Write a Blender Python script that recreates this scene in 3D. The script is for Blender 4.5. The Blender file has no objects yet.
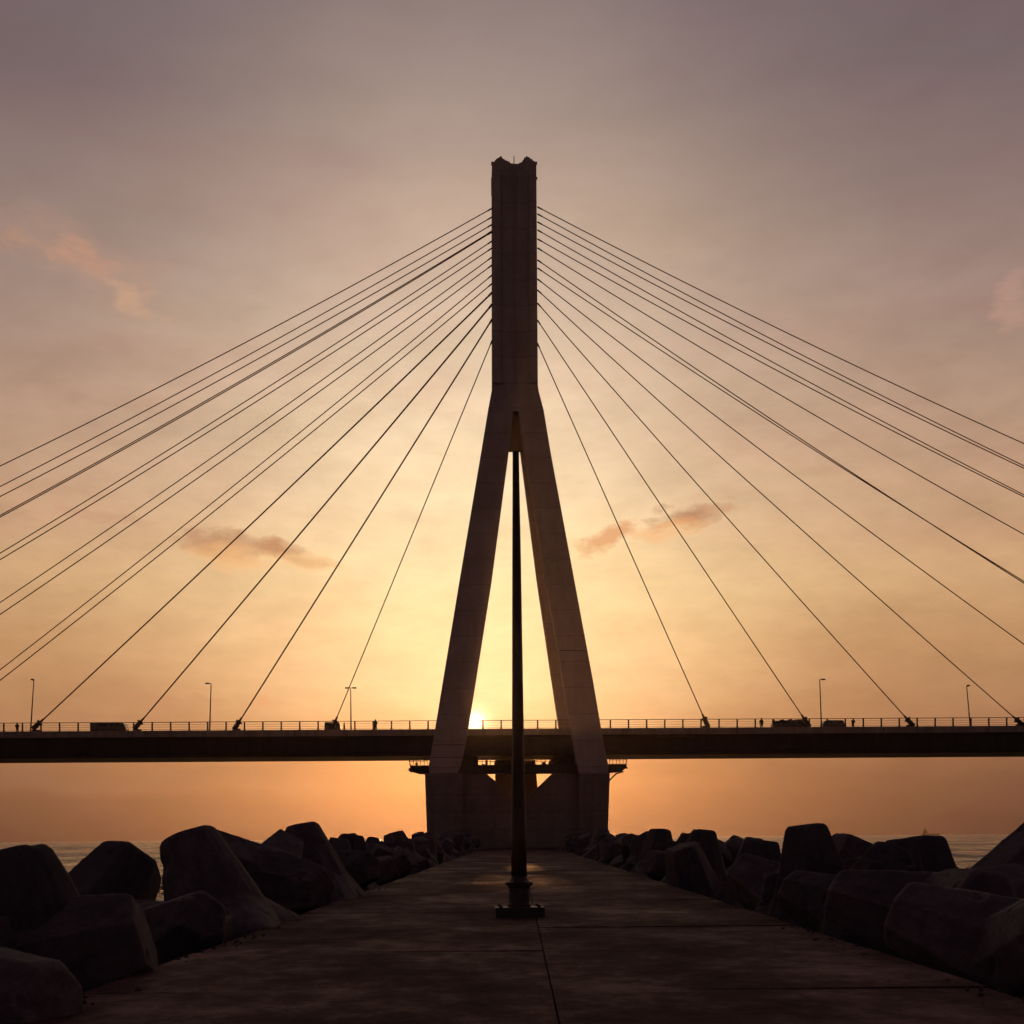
import bpy, bmesh, math, random
from mathutils import Vector, Matrix, noise
R = math.radians
C = bpy.context.scene.collection
F = 1400.0; CX = 512.0; HY = 836.0; ROLL = R(0.45); CAMH = 1.6
sr, cr = math.sin(ROLL), math.cos(ROLL)

# ---------------------------------------------------------------- measuring
def ray(px, py):
    dx, dy = px - CX, HY - py
    return Vector(((dx*cr + dy*sr)/F, 1.0, (-dx*sr + dy*cr)/F))
def at(px, py, d):
    return Vector((0, 0, CAMH)) + ray(px, py)*d
TH = R(1.6)
E = Vector((math.cos(TH), math.sin(TH), 0)); N = Vector((-math.sin(TH), math.cos(TH), 0))
D0 = 187.0
ORG = Vector(((518.5-CX)/F*D0, D0, 0.0))            # bridge origin, on the front leg plane
def B(px, py, off):                                  # point of the bridge's plane at depth off, in bridge coordinates (x along deck, y depth, z)
    r = ray(px, py)
    t = (ORG.dot(N) + off)/r.dot(N)
    p = Vector((0, 0, CAMH)) + r*t - ORG
    return Vector((p.dot(E), p.dot(N), p.z))
def lin(c):
    return tuple(((v/255)/12.92 if v/255 <= .04045 else ((v/255+.055)/1.055)**2.4) for v in c) + (1.0,)

# ---------------------------------------------------------------- nodes
class NT:
    def __init__(s, tree): s.t = tree; s.t.nodes.clear()
    def n(s, typ, **kw):
        nd = s.t.nodes.new(typ)
        for k, v in kw.items():
            if k.startswith('i_'):
                nm = k[2:].replace('_', ' ')
                nd.inputs[nm].default_value = v
            else: setattr(nd, k, v)
        return nd
    def l(s, a, b): s.t.links.new(a, b)
    def m(s, op, a, b=None, c=None, clamp=False):
        nd = s.t.nodes.new('ShaderNodeMath'); nd.operation = op; nd.use_clamp = clamp
        for i, v in enumerate((a, b, c)):
            if v is None: continue
            if isinstance(v, (int, float)): nd.inputs[i].default_value = v
            else: s.l(v, nd.inputs[i])
        return nd.outputs[0]
    def mix(s, f, a, b, blend='MIX'):
        nd = s.t.nodes.new('ShaderNodeMix'); nd.data_type = 'RGBA'; nd.blend_type = blend
        for i, v in ((0, f), (6, a), (7, b)):
            if isinstance(v, (int, float)): nd.inputs[i].default_value = v
            elif isinstance(v, tuple): nd.inputs[i].default_value = v
            else: s.l(v, nd.inputs[i])
        return nd.outputs[2]
    def ramp(s, fac, stops, interp='LINEAR'):
        nd = s.t.nodes.new('ShaderNodeValToRGB'); cr_ = nd.color_ramp; cr_.interpolation = interp
        while len(cr_.elements) < len(stops): cr_.elements.new(0.5)
        for e, (p, c) in zip(cr_.elements, stops): e.position = p; e.color = c
        s.l(fac, nd.inputs[0]); return nd.outputs[0]

def concrete(name, c1, c2, rough=.85, scale=1.0, bump=.3, lift=0.0, spec=.3, streak=.45, lifts=0, edge_light=0):
    m = bpy.data.materials.new(name); m.use_nodes = True; g = NT(m.node_tree)
    out = g.n('ShaderNodeOutputMaterial'); bs = g.n('ShaderNodeBsdfPrincipled')
    bs.inputs['Specular IOR Level'].default_value = spec
    tc = g.n('ShaderNodeTexCoord'); oi = g.n('ShaderNodeObjectInfo')
    add = g.n('ShaderNodeVectorMath', operation='ADD'); g.l(tc.outputs['Object'], add.inputs[0])
    sc = g.n('ShaderNodeVectorMath', operation='SCALE'); g.l(oi.outputs['Random'], sc.inputs['Scale']); sc.inputs[0].default_value = (37, 19, 53)
    g.l(sc.outputs[0], add.inputs[1]); co = add.outputs[0]
    a = g.n('ShaderNodeTexNoise', i_Scale=.6*scale, i_Detail=8, i_Roughness=.62); g.l(co, a.inputs['Vector'])
    b = g.n('ShaderNodeTexNoise', i_Scale=5*scale, i_Detail=8, i_Roughness=.65); g.l(co, b.inputs['Vector'])
    f = g.m('ADD', g.m('MULTIPLY', a.outputs[0], .65), g.m('MULTIPLY', b.outputs[0], .35))
    col = g.ramp(f, [(.36, c1 + (1,)), (.52, tuple((x+y)/2 for x, y in zip(c1, c2)) + (1,)), (.66, c2 + (1,))])
    # streaks of grime running down
    mp = g.n('ShaderNodeMapping'); mp.inputs['Scale'].default_value = (2.2*scale, 2.2*scale, .16*scale); g.l(co, mp.inputs[0])
    st = g.n('ShaderNodeTexNoise', i_Scale=1.4, i_Detail=5, i_Roughness=.6); g.l(mp.outputs[0], st.inputs['Vector'])
    stf = g.ramp(st.outputs[0], [(.42, (0, 0, 0, 1)), (.64, (1, 1, 1, 1))])
    col = g.mix(g.m('MULTIPLY', stf, streak), col, tuple(x*.45 for x in c1) + (1,))
    pits = g.n('ShaderNodeTexNoise', i_Scale=22*scale, i_Detail=4, i_Roughness=.7); g.l(co, pits.inputs['Vector'])
    pf = g.ramp(pits.outputs[0], [(.60, (0, 0, 0, 1)), (.72, (1, 1, 1, 1))])
    col = g.mix(g.m('MULTIPLY', pf, .4), col, tuple(x*.4 for x in c1) + (1,))
    if lifts:
        sz = g.n('ShaderNodeSeparateXYZ'); g.l(tc.outputs['Object'], sz.inputs[0])
        q = g.m('DIVIDE', sz.outputs[2], lifts); fr_ = g.m('FRACT', q)
        line = g.m('LESS_THAN', fr_, .022); wn_ = g.n('ShaderNodeTexWhiteNoise', noise_dimensions='1D'); g.l(g.m('FLOOR', q), wn_.inputs['W'])
        col = g.mix(g.m('MULTIPLY', wn_.outputs['Value'], .22), col, tuple(x*.6 for x in c1) + (1,))
        col = g.mix(g.m('MULTIPLY', line, .6), col, tuple(x*.35 for x in c1) + (1,))
    if edge_light:  # convex edges painted paler, standing in for highlights they catch from the sky
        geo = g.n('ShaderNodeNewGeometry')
        edge_f = g.m('MULTIPLY', g.m('SUBTRACT', geo.outputs['Pointiness'], .515), 14.0, clamp=True)
        edge_f = g.m('MULTIPLY', edge_f, g.ramp(b.outputs[0], [(.35, (.2, .2, .2, 1)), (.6, (1, 1, 1, 1))]))
        col = g.mix(g.m('MULTIPLY', edge_f, .8), col, edge_light + (1,))
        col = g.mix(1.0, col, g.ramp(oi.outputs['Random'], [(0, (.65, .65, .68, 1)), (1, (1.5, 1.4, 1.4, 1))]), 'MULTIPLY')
    g.l(col, bs.inputs['Base Color'])
    g.l(g.m('ADD', rough-.12, g.m('MULTIPLY', b.outputs[0], .22)), bs.inputs['Roughness'])
    h = g.m('SUBTRACT', g.m('ADD', b.outputs[0], g.m('MULTIPLY', pits.outputs[0], .35)), g.m('MULTIPLY', pf, .3))
    bp = g.n('ShaderNodeBump', i_Strength=bump, i_Distance=.05/scale); g.l(h, bp.inputs['Height']); g.l(bp.outputs[0], bs.inputs['Normal'])
    g.l(bs.outputs[0], out.inputs[0]); m['g'] = 1
    return m

def simple(name, col, rough=.5, metal=0.0, spec=.4, nz=.25):
    m = bpy.data.materials.new(name); m.use_nodes = True; g = NT(m.node_tree)
    out = g.n('ShaderNodeOutputMaterial'); bs = g.n('ShaderNodeBsdfPrincipled')
    bs.inputs['Metallic'].default_value = metal; bs.inputs['Specular IOR Level'].default_value = spec
    tc = g.n('ShaderNodeTexCoord'); a = g.n('ShaderNodeTexNoise', i_Scale=6.0, i_Detail=6); g.l(tc.outputs['Object'], a.inputs['Vector'])
    g.l(g.ramp(a.outputs[0], [(.35, tuple(c*(1-nz) for c in col) + (1,)), (.68, tuple(c*(1+nz) for c in col) + (1,))]), bs.inputs['Base Color'])
    g.l(g.m('ADD', rough-.1, g.m('MULTIPLY', a.outputs[0], .2)), bs.inputs['Roughness'])
    bp = g.n('ShaderNodeBump', i_Strength=.12, i_Distance=.01); g.l(a.outputs[0], bp.inputs['Height']); g.l(bp.outputs[0], bs.inputs['Normal'])
    g.l(bs.outputs[0], out.inputs[0]); return m

M = {}
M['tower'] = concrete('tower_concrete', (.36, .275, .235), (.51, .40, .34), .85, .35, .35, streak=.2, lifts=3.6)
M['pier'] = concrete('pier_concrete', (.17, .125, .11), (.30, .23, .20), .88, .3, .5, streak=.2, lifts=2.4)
M['deck'] = concrete('deck_concrete', (.26, .20, .175), (.36, .29, .25), .85, .4, .2)
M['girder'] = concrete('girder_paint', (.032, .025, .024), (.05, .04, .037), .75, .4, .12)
M['block'] = concrete('block_concrete', (.036, .028, .036), (.115, .088, .096), .85, 1.6, 1.0, edge_light=(.30, .21, .19))
M['cable'] = simple('cable_sheath', (.30, .15, .095), .6)
M['steel'] = simple('dark_steel', (.05, .038, .032), .55)
M['pole'] = simple('pole_paint', (.028, .016, .017), .5, 0, .35)
M['car'] = simple('car_paint', (.04, .035, .035), .35)
M['carl'] = simple('van_paint', (.09, .08, .08), .4)
M['glass'] = simple('car_glass', (.02, .02, .022), .12, 0, .6)
M['rubber_and_shade'] = simple('rubber_and_shade', (.015, .015, .015), .8)
M['cloth'] = simple('dark_cloth', (.03, .025, .03), .9)
M['hair'] = simple('hair', (.012, .009, .007), .7)
M['asphalt'] = simple('asphalt', (.05, .048, .045), .9)
M['rock'] = concrete('rubble_stone', (.05, .043, .038), (.12, .10, .09), .95, 1.2, 1.0)

# ---------------------------------------------------------------- mesh helpers
def link(name, me, mat, parent=None):
    o = bpy.data.objects.new(name, me); C.objects.link(o)
    if mat and not me.materials: me.materials.append(mat)
    if parent: o.parent = parent
    return o
def obj(name, bm, mat, parent=None, smooth=False):
    bmesh.ops.recalc_face_normals(bm, faces=bm.faces)
    me = bpy.data.meshes.new(name); bm.to_mesh(me); bm.free()
    if smooth:
        for p in me.polygons: p.use_smooth = True
    return link(name, me, mat, parent)
def empty(name, loc=(0, 0, 0), rz=0.0, parent=None):
    o = bpy.data.objects.new(name, None); C.objects.link(o); o.location = loc; o.rotation_euler = (0, 0, rz)
    o.empty_display_size = .2
    if parent: o.parent = parent
    return o
def tag(o, label=None, cat=None, group=None, kind=None):
    for k, v in (('label', label), ('category', cat), ('group', group), ('kind', kind)):
        if v: o[k] = v
    return o
def box(bm, x0, x1, y0, y1, z0, z1, bev=0.0):
    r = bmesh.ops.create_cube(bm, size=1.0)
    for v in r['verts']:
        v.co = Vector((x0 + (v.co.x+.5)*(x1-x0), y0 + (v.co.y+.5)*(y1-y0), z0 + (v.co.z+.5)*(z1-z0)))
    if bev:
        es = {e for v in r['verts'] for e in v.link_edges}
        bmesh.ops.bevel(bm, geom=list(es), offset=bev, segments=2, affect='EDGES', profile=.6)
def loft(bm, rings, cap=True):
    vs = [[bm.verts.new(p) for p in r] for r in rings]
    n = len(vs[0])
    for a, b in zip(vs, vs[1:]):
        for i in range(n):
            bm.faces.new((a[i], a[(i+1) % n], b[(i+1) % n], b[i]))
    if cap: bm.faces.new(list(reversed(vs[0]))); bm.faces.new(vs[-1])
    return vs
def bevel_all(bm, off, ang=.5):
    es = [e for e in bm.edges if len(e.link_faces) == 2 and e.calc_face_angle(0) > ang]
    bmesh.ops.bevel(bm, geom=es, offset=off, segments=2, affect='EDGES', profile=.6)
def tube(bm, pts, r, n=8, r1=None, cap=True):
    rings = []
    for i, p in enumerate(pts):
        t = (pts[min(i+1, len(pts)-1)] - pts[max(i-1, 0)]).normalized()
        up = Vector((0, 1, 0)) if abs(t.y) < .9 else Vector((1, 0, 0))
        a = t.cross(up).normalized(); b = t.cross(a).normalized()
        rr = r if r1 is None else r + (r1-r)*i/(len(pts)-1)
        rings.append([p + a*math.cos(2*math.pi*k/n)*rr + b*math.sin(2*math.pi*k/n)*rr for k in range(n)])
    loft(bm, rings, cap)
def lathe(bm, prof, n=20, cx=0, cy=0):
    loft(bm, [[Vector((cx + r*math.cos(2*math.pi*k/n), cy + r*math.sin(2*math.pi*k/n), z)) for k in range(n)] for r, z in prof])
def leg(bm, rings, th):
    # rings: (py, x left, x right, depth) in picture measure, each given thickness th
    out = []
    for py, xa, xb, off in rings:
        a, b = B(xa, py, off), B(xb, py, off)
        out.append([a, b, b + Vector((0, th, 0)), a + Vector((0, th, 0))])
    loft(bm, out)
def prism(bm, pts, off, th):
    f = [B(x, y, off) for x, y in pts]
    loft(bm, [f, [p + Vector((0, th, 0)) for p in f]])

# ================================================================ the bridge
bridge = empty('cable_stayed_bridge', ORG, TH)
tag(bridge, 'tall cable-stayed concrete bridge with one A-shaped tower crossing the frame', 'bridge')

# ---- tower
bm = bmesh.new()
leg(bm, [(170, 492.0, 536.4, 8.5), (385, 492.3, 537.9, 8.5), (391, 491.6, 538.7, 8.4), (411, 487.9, 543.9, 8)], 5.8)
bevel_all(bm, .12)
shaft = obj('tower_shaft', bm, M['tower'], bridge)
bm = bmesh.new()
leg(bm, [(171, 492.1, 500.4, 8.05), (383, 492.5, 500.8, 8.05)], .5)
leg(bm, [(171, 529.0, 536.2, 8.05), (383, 529.6, 537.7, 8.05)], .5)
leg(bm, [(171, 513.9, 515.1, 8.25), (383, 514.6, 515.8, 8.25)], .3)
bevel_all(bm, .06)
obj('pilaster', bm, M['tower'], shaft)
bm = bmesh.new()
prism(bm, [(491.9, 170), (491.9, 163.2), (494.2, 161.4), (496.4, 158.8), (499.2, 157.2), (500.2, 156.4), (501.2, 155.8), (502.0, 157.4), (503.4, 158.9), (504.5, 159.0), (505.2, 160.4), (507.2, 160.3), (508, 161.6), (509.4, 161.4),
           (510.6, 163.2), (514, 163.7), (518, 163.8), (521, 162.3), (522.2, 161.6), (522.6, 160.2), (523.6, 159.6), (524.2, 157.6), (525.6, 157.2), (526.2, 156.2), (527.2, 156.0), (527.6, 156.9), (529.5, 157.2), (530.2, 158.6), (532.0, 158.8), (532.6, 160.2), (534.4, 161.2), (536.3, 162.6), (536.4, 170)], 8.45, 5.7)
crown = obj('tower_crown', bm, M['tower'], shaft)
def bbox(bm, xa, ya, xb, yb, off, th):
    p, q = B(xa, yb, off), B(xb, ya, off)
    box(bm, p.x, q.x, off, off+th, p.z, q.z)
for bb_ in ((491.2, 161.6, 493.2, 162.8, 8.6, .8), (535.2, 161.6, 537.2, 162.6, 8.6, .8), (536.2, 177.0, 537.5, 178.2, 9.0, .6), (491.3, 177.5, 492.2, 191, 9.0, 1.4), (519.4, 162.6, 520.4, 164, 9.0, .3)):
    bm = bmesh.new(); bbox(bm, *bb_); obj('lug', bm, M['steel'], shaft)
bm = bmesh.new()
tube(bm, [B(514.0, 164, 11), B(513.9, 155.4, 11)], .07, 8, .04)
tube(bm, [B(513.2, 158.4, 11), B(514.8, 158.4, 11)], .03, 6)
obj('antenna_mast', bm, M['steel'], shaft)
def fr(y): return 8.0 - (y-411)*(7.2/361)
def tower_leg(rings, th):
    bm = bmesh.new(); leg(bm, rings, th); bevel_all(bm, .13)
    # construction joints: thin proud ribs of grout
    return obj('tower_leg', bm, M['tower'], bridge)
tower_leg([(411.3, 487.9, 513.2, 8), (452, 481.2, 508.6, fr(452)), (580, 459.6, 491.6, fr(580)), (680, 443.1, 475.9, fr(680)), (744, 432.6, 465.6, fr(744)), (766, 428.6, 460.6, fr(766)), (773, 429.2, 457.8, fr(773))], 3.2)
tower_leg([(411.3, 518.4, 543.9, 8), (452, 525.2, 550.6, fr(452)), (580, 546.4, 574.3, fr(580)), (680, 563.1, 592.9, fr(680)), (744, 573.9, 603.8, fr(744)), (766, 577.6, 608.6, fr(766)), (773, 578.9, 607.9, fr(773))], 3.2)
def rr(y): return 11.0 + (y-411)*(9.5/361)
tower_leg([(411.3, 515.2, 539, 11.3), (452, 521.2, 545, rr(452)), (580, 537.6, 562, rr(580)), (727, 559.4, 584, rr(727)), (775, 567, 591, rr(775))], 2.7)
tower_leg([(411.3, 490, 513.9, 11.3), (452, 484, 508.2, rr(452)), (580, 466, 490.6, rr(580)), (727, 443, 467.4, rr(727)), (775, 436, 460, rr(775))], 2.7)
bm = bmesh.new()
prism(bm, [(511.5, 405), (520, 405), (526.5, 450.6), (504.5, 450.6)], 10.4, .8)
obj('web_wall', bm, M['rubber_and_shade'], bridge)  # near-black colour puts the recess shade into this concrete wall
# construction joints of the legs: shallow dark seams standing 20 mm proud
for (y, xa, xb, f) in ((650.2, 559.3, 584.6, fr), (744.5, 433.6, 465.0, fr), (757, 431.6, 461.8, fr)):
    bm = bmesh.new(); a = B(xa, y, f(y)-.02); b = B(xb, y, f(y)-.02)
    loft(bm, [[a, a+Vector((0, .06, 0)), a+Vector((0, .06, -.09)), a+Vector((0, 0, -.09))], [b, b+Vector((0, .06, 0)), b+Vector((0, .06, -.09)), b+Vector((0, 0, -.09))]])
    obj('joint_seam', bm, M['girder'], bridge)

# ---- pier
pz = 0.0
GR = -2.9
def Bz(x, y, off, z): p = B(x, y, off); return Vector((p.x, off, z))
bm = bmesh.new()
def pier_block(bm, xa0, xb0, xa1, xb1, ytop, off, th):
    a, b = B(xa0, ytop, off), B(xb0, ytop, off)
    c, d = Bz(xa1, 840, off, GR), Bz(xb1, 840, off, GR)
    loft(bm, [[c, d, d+Vector((0, th, 0)), c+Vector((0, th, 0))], [a, b, b+Vector((0, th, 0)), a+Vector((0, th, 0))]])
pier = None
for (a0, b0, a1, b1) in ((424.8, 462, 428.0, 464), (579.5, 609.8, 578, 606.6)):
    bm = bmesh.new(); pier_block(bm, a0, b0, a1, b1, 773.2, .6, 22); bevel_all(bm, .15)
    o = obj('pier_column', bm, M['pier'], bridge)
bm = bmesh.new()
f = [(461, 773.4), (486.2, 773.4), (496, 781.5), (510.8, 798), (511, 803), (526, 803), (526.4, 798), (537.5, 788), (552.2, 773.4), (581, 773.4)]
pts = [B(x, y, 2.2) for x, y in f] + [Bz(581, 840, 2.2, GR), Bz(461, 840, 2.2, GR)]
loft(bm, [pts, [p + Vector((0, 8, 0)) for p in pts]]); 
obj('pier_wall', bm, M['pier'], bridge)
bm = bmesh.new()
f = [(495.7, 760), (535.4, 760), (537.6, 790), (527, 802), (524, 840), (511, 840), (510, 802), (495.9, 782)]
pts = [B(x, y, 12) for x, y in f]
loft(bm, [pts, [p + Vector((0, 6, 0)) for p in pts]])
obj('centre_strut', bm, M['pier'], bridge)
for xa, xb in ((460.5, 478), (553, 579)):
    bm = bmesh.new(); bbox(bm, xa, 757.5, xb, 765.5, 4.5, 12)
    obj('bearing_block', bm, M['girder'], bridge)
# service platform hung round the pier
bm = bmesh.new()
a, b = B(413.5, 772, -.6), B(624.5, 765, -.6)
f = [(409.5, 765.4), (626.8, 763.9), (626.2, 768), (621, 771.6), (609, 772.8), (581, 773.2), (553, 773.2), (430, 773.8), (418, 773.2), (411, 769.4)]
pts = [B(x, y, 1.9) for x, y in f]
loft(bm, [pts, [p + Vector((0, 2.1, 0)) for p in pts]])
# the beam is notched where the legs land: it passes in front of their feet
plat = obj('service_platform', bm, M['girder'], bridge)
bm = bmesh.new(); random.seed(5)
def rail_run(bm, xa, xb, y0a, y0b, h, off, step):
    bm = bmesh.new()
    n = max(2, int((xb-xa)/step)); P = []
    for i in range(n+1):
        t = i/n; x = xa+(xb-xa)*t; y = y0a+(y0b-y0a)*t
        p = B(x, y, off); P.append(p)
        tube(bm, [p, p+Vector((0, 0, h))], .045, 5)
    for k in (.55, 1.0):
        tube(bm, [P[0]+Vector((0, 0, h*k)), P[-1]+Vector((0, 0, h*k))], .04, 5)
    obj('platform_railing', bm, M['steel'], plat)
rail_run(bm, 409.8, 427.8, 765.2, 765.1, .95, 2.0, 3.2)
rail_run(bm, 609.5, 626.6, 764.0, 763.8, .95, 2.0, 3.2)
rail_run(bm, 409.8, 427.8, 765.2, 765.1, .95, 3.9, 3.2)
rail_run(bm, 609.5, 626.6, 764.0, 763.8, .95, 3.9, 3.2)
rail_run(bm, 478, 558, 765.0, 764.5, .85, 3.9, 4.1)
bm = bmesh.new()
for i in range(26):
    x = 480 + i*2.9 + random.uniform(-.8, .8)
    p = B(x, 764.9, 3.0); s = random.uniform(.06, .22); h = random.uniform(.1, .65)
    if random.random() < .5: box(bm, p.x-s, p.x+s, p.y-.1, p.y+.1, p.z-.1, p.z+h)
tag(obj('stored_gear', bm, M['steel'], plat), kind='stuff')
for (px, sgn) in ((411, -1), (625, 1)):
    bm = bmesh.new()
    e = B(px, 767, 2.0)
    for i in range(9):
        s = random.uniform(.10, .26); q = e + Vector((sgn*random.uniform(-.9, .35), random.uniform(0, .5), random.uniform(-1.0, .5)))
        r = bmesh.ops.create_icosphere(bm, subdivisions=1, radius=s)
        for v in r['verts']: v.co += q
    tube(bm, [e+Vector((-sgn*.2, 0, -.6)), e+Vector((-sgn*1.2, .2, -.9)), e+Vector((-sgn*2.2, .8, -1.9 if sgn > 0 else -.9))], .10, 6)
    tube(bm, [e+Vector((0, 0, .2)), e+Vector((sgn*.3, 0, 1.0))], .05, 6)
    obj('platform_bracket', bm, M['steel'], plat)

# ---- deck
zt = B(512, 728.6, 2.5).z; zf = B(512, 735.0, 2.5).z; zl = B(512, 752.0, 3.4).z; zb = B(512, 753.6, 3.4).z
zs = B(512, 760.0, 18.6).z
DL = 300.0
def sweep(name, prof, mat, parent, bev=0, x0=-DL, x1=DL):
    bm = bmesh.new()
    xs = [x0 + (x1-x0)*i/24 for i in range(25)]
    loft(bm, [[Vector((x, y, z)) for y, z in prof] for x in xs])
    return obj(name, bm, mat, parent)
road_z = zt - .5
deck = sweep('deck_slab', [(2.75, road_z), (19.25, road_z), (19.25, zf+.05), (2.75, zf+.05)], M['asphalt'], bridge)
sweep('parapet', [(2.5, zt), (2.74, zt), (2.74, zf), (2.5, zf)], M['deck'], bridge)
sweep('parapet', [(19.26, zt), (19.5, zt), (19.5, zf), (19.26, zf)], M['deck'], bridge)
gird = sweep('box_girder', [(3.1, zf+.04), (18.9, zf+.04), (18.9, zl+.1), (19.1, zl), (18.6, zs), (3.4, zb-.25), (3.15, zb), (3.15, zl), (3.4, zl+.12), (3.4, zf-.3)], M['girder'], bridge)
bm = bmesh.new()
for (yy, w) in ((744.3, .05),):
    z = B(512, yy, 3.3).z
    box(bm, -DL, DL, 3.3, 3.39, z-w, z+w)
x = -150.0
while x < 150:
    box(bm, x-.06, x+.06, 3.31, 3.395, zl+.13, zf-.32); x += 9.9
obj('stiffener', bm, M['girder'], gird)
for x in range(-290, 291, 20):
    bm = bmesh.new(); box(bm, x-.04, x+.04, 2.485, 2.50, zf+.02, zt-.02)
    if abs(x) < 120: obj('parapet_joint', bm, M['girder'], deck)
    else: bm.free()
for x in range(-110, 111, 12):
    bm = bmesh.new(); tube(bm, [Vector((x+3.3, 3.22, zf-.02)), Vector((x+3.3, 3.22, zf-1.1))], .07, 8); obj('drain_pipe', bm, M['steel'], gird)
# ---- railing
rail_h = B(512, 720.3, 2.62).z - zt
bm = bmesh.new()
for k, r_ in ((1.0, .045), (.70, .018), (.42, .018), (.14, .022)):
    tube(bm, [Vector((-118, 2.62, zt+rail_h*k)), Vector((118, 2.62, zt+rail_h*k))], r_, 6)
railing = obj('railing', bm, M['steel'], bridge)
bm = bmesh.new(); box(bm, -.10, .10, -.05, .05, -.02, rail_h+.02); box(bm, -.13, .13, -.09, .09, -.02, .05)
pm = bpy.data.meshes.new('railing_post'); bm.to_mesh(pm); bm.free(); pm.materials.append(M['steel'])
px0 = B(36.8, 725, 2.62).x % 2.47
k = 0
xx = -118 + px0
while xx < 118 and k < 96:
    o = bpy.data.objects.new('railing_post', pm); C.objects.link(o); o.parent = railing; o.location = (xx, 2.62, zt); k += 1
    xx += 2.47

# ---- stay cables and their anchorages
LEFT = [(341, 335, 722, 0, .00002), (319.5, 237, 725, 0, .00003), (304.6, 137, 726, 0, .00004), (293, 35, 727, 0, .00005),
        (284.5, 0, 680.5, 0, .00006), (276, 0, 670, 1, .00006), (266, 0, 614.7, 0, .00007), (258, 0, 603, 1, .00007),
        (249, 0, 560, 0, .00007), (242, 0, 554, 1, .00007), (233, 0, 517.6, 0, .00008), (225.5, 0, 497, 0, .00008), (218, 0, 488, 1, .00008), (209.3, 0, 466.5, 0, .00008),
        (305.8, 137.5, 726, 1, .00004), (320.5, 237.5, 725, 1, .00003), (232, 0, 516.6, 1, .00008), (294, 35.5, 727, 1, .00005)]
RIGHT = [(344, 705, 720, 0, .00002), (321, 805, 720, 0, .00003), (304, 908, 720, 0, .00004), (291, 1017, 720, 0, .00005),
         (280, 1024, 644.5, 0, .00006), (261, 1024, 583.6, 0, .00007), (249, 1024, 535, 0, .00007), (240, 1024, 497.8, 0, .00008),
         (231, 1024, 496.8, 1, .00008), (223, 1024, 469.4, 0, .00008), (215, 1024, 468.2, 1, .00008), (208, 1024, 445, 0, .00008), (269, 1024, 582.2, 1, .00007)]
def catmesh(y0, x2, y2, rear, b, side):
    xt = 491.2 if side < 0 else 538.4
    u2 = abs(x2 - xt)
    a = (y2 - y0 + b*u2*u2)/u2
    yb = 722.5 if not rear else 737.0
    if side < 0 and not rear: yb = 725.5
    u = (a - math.sqrt(a*a - 4*b*(yb-y0)))/(2*b)
    xb = xt + side*u
    top = B(xt - side*1.2, y0 - 1.2, 9.6 if not rear else 12.9); bot = B(xb, yb, 3.05 if not rear else 18.95)
    sag = b*(u/2)**2/7.4
    bm = bmesh.new(); n = 28
    P = [top.lerp(bot, i/n) - Vector((0, 0, 4*sag*(i/n)*(1-i/n))) for i in range(n+1)]
    tube(bm, P, .074, 8)
    cb = obj('stay_cable', bm, M['cable'], bridge, True)
    bm = bmesh.new()
    d = (P[-2]-P[-1]).normalized(); bb = P[-1]
    tube(bm, [bb - d*.7 , bb + d*.75], .36, 10, .30)
    tube(bm, [bb + d*.75, bb + d*1.3], .17, 8, .12)
    tube(bm, [bb + d*.45 , bb + d*.68], .46, 10)
    box(bm, bb.x-.5, bb.x+.5, bb.y-.28, bb.y+.28, road_z-.02, road_z+.75)
    obj('anchorage', bm, M['steel'], cb)
    bm = bmesh.new(); d = (P[1]-P[0]).normalized(); tube(bm, [P[0]+d*.1, P[0]+d*.8], .12, 8, .10)
    obj('socket_collar', bm, M['steel'], cb)
for t in LEFT: catmesh(*t, -1)
for t in RIGHT: catmesh(*t, 1)

# ================================================================ things on the deck
def W(v): return ORG + E*v.x + N*v.y + Vector((0, 0, v.z))
def deck_pt(px, off): v = B(px, 728, off); return W(Vector((v.x, off, road_z)))
def lamp_post(px, topy, kind, label, lean=0.0):
    base = deck_pt(px, 3.3)
    h = B(px, topy, 3.3).z - road_z
    t = empty('lamp_post', base, TH); tag(t, label, 'lamp post', 'lamp posts along the bridge deck')
    bm = bmesh.new(); tube(bm, [Vector((0, 0, 0)), Vector((0, 0, .5))], .16, 10, .13); tube(bm, [Vector((0, 0, .5)), Vector((lean, 0, h))], .10, 10, .06)
    obj('pole', bm, M['steel'], t, True)
    heads = {'left': (-1,), 'right': (1,), 'both': (-1, 1), 'cap': (0,)}[kind]
    for s in heads:
        bm = bmesh.new()
        tube(bm, [Vector((lean, 0, h-.05)), Vector((lean+s*.2, 0, h+.06)), Vector((lean+s*.4, 0, h+.05))] if s else [Vector((lean, 0, h-.2)), Vector((lean, -.5, h))], .04, 6)
        arm = obj('arm', bm, M['steel'], t)
        bm = bmesh.new()
        if s: box(bm, lean+s*.5-.27, lean+s*.5+.27, -.14, .14, h-.08, h+.10, .04)
        else: box(bm, lean-.16, lean+.16, -.9, -.2, h-.1, h+.08, .04)
        obj('lamp_head', bm, M['steel'], t)
lamp_post(30.5, 680, 'cap', 'thin leaning lamp post at the far left, beside the outermost left cable foot', .5)
lamp_post(209.6, 683.5, 'left', 'thin lamp post with one short arm, between two cable feet left of the tower', .25)
lamp_post(351, 688, 'both', 'lamp post with twin heads beside the innermost left cable', 0)
lamp_post(821.5, 679.5, 'right', 'lamp post with one arm beside the parked car right of the tower', -.2)
lamp_post(970.2, 686, 'cap', 'leaning lamp post near the right end of the bridge in the picture', -.45)

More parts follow.
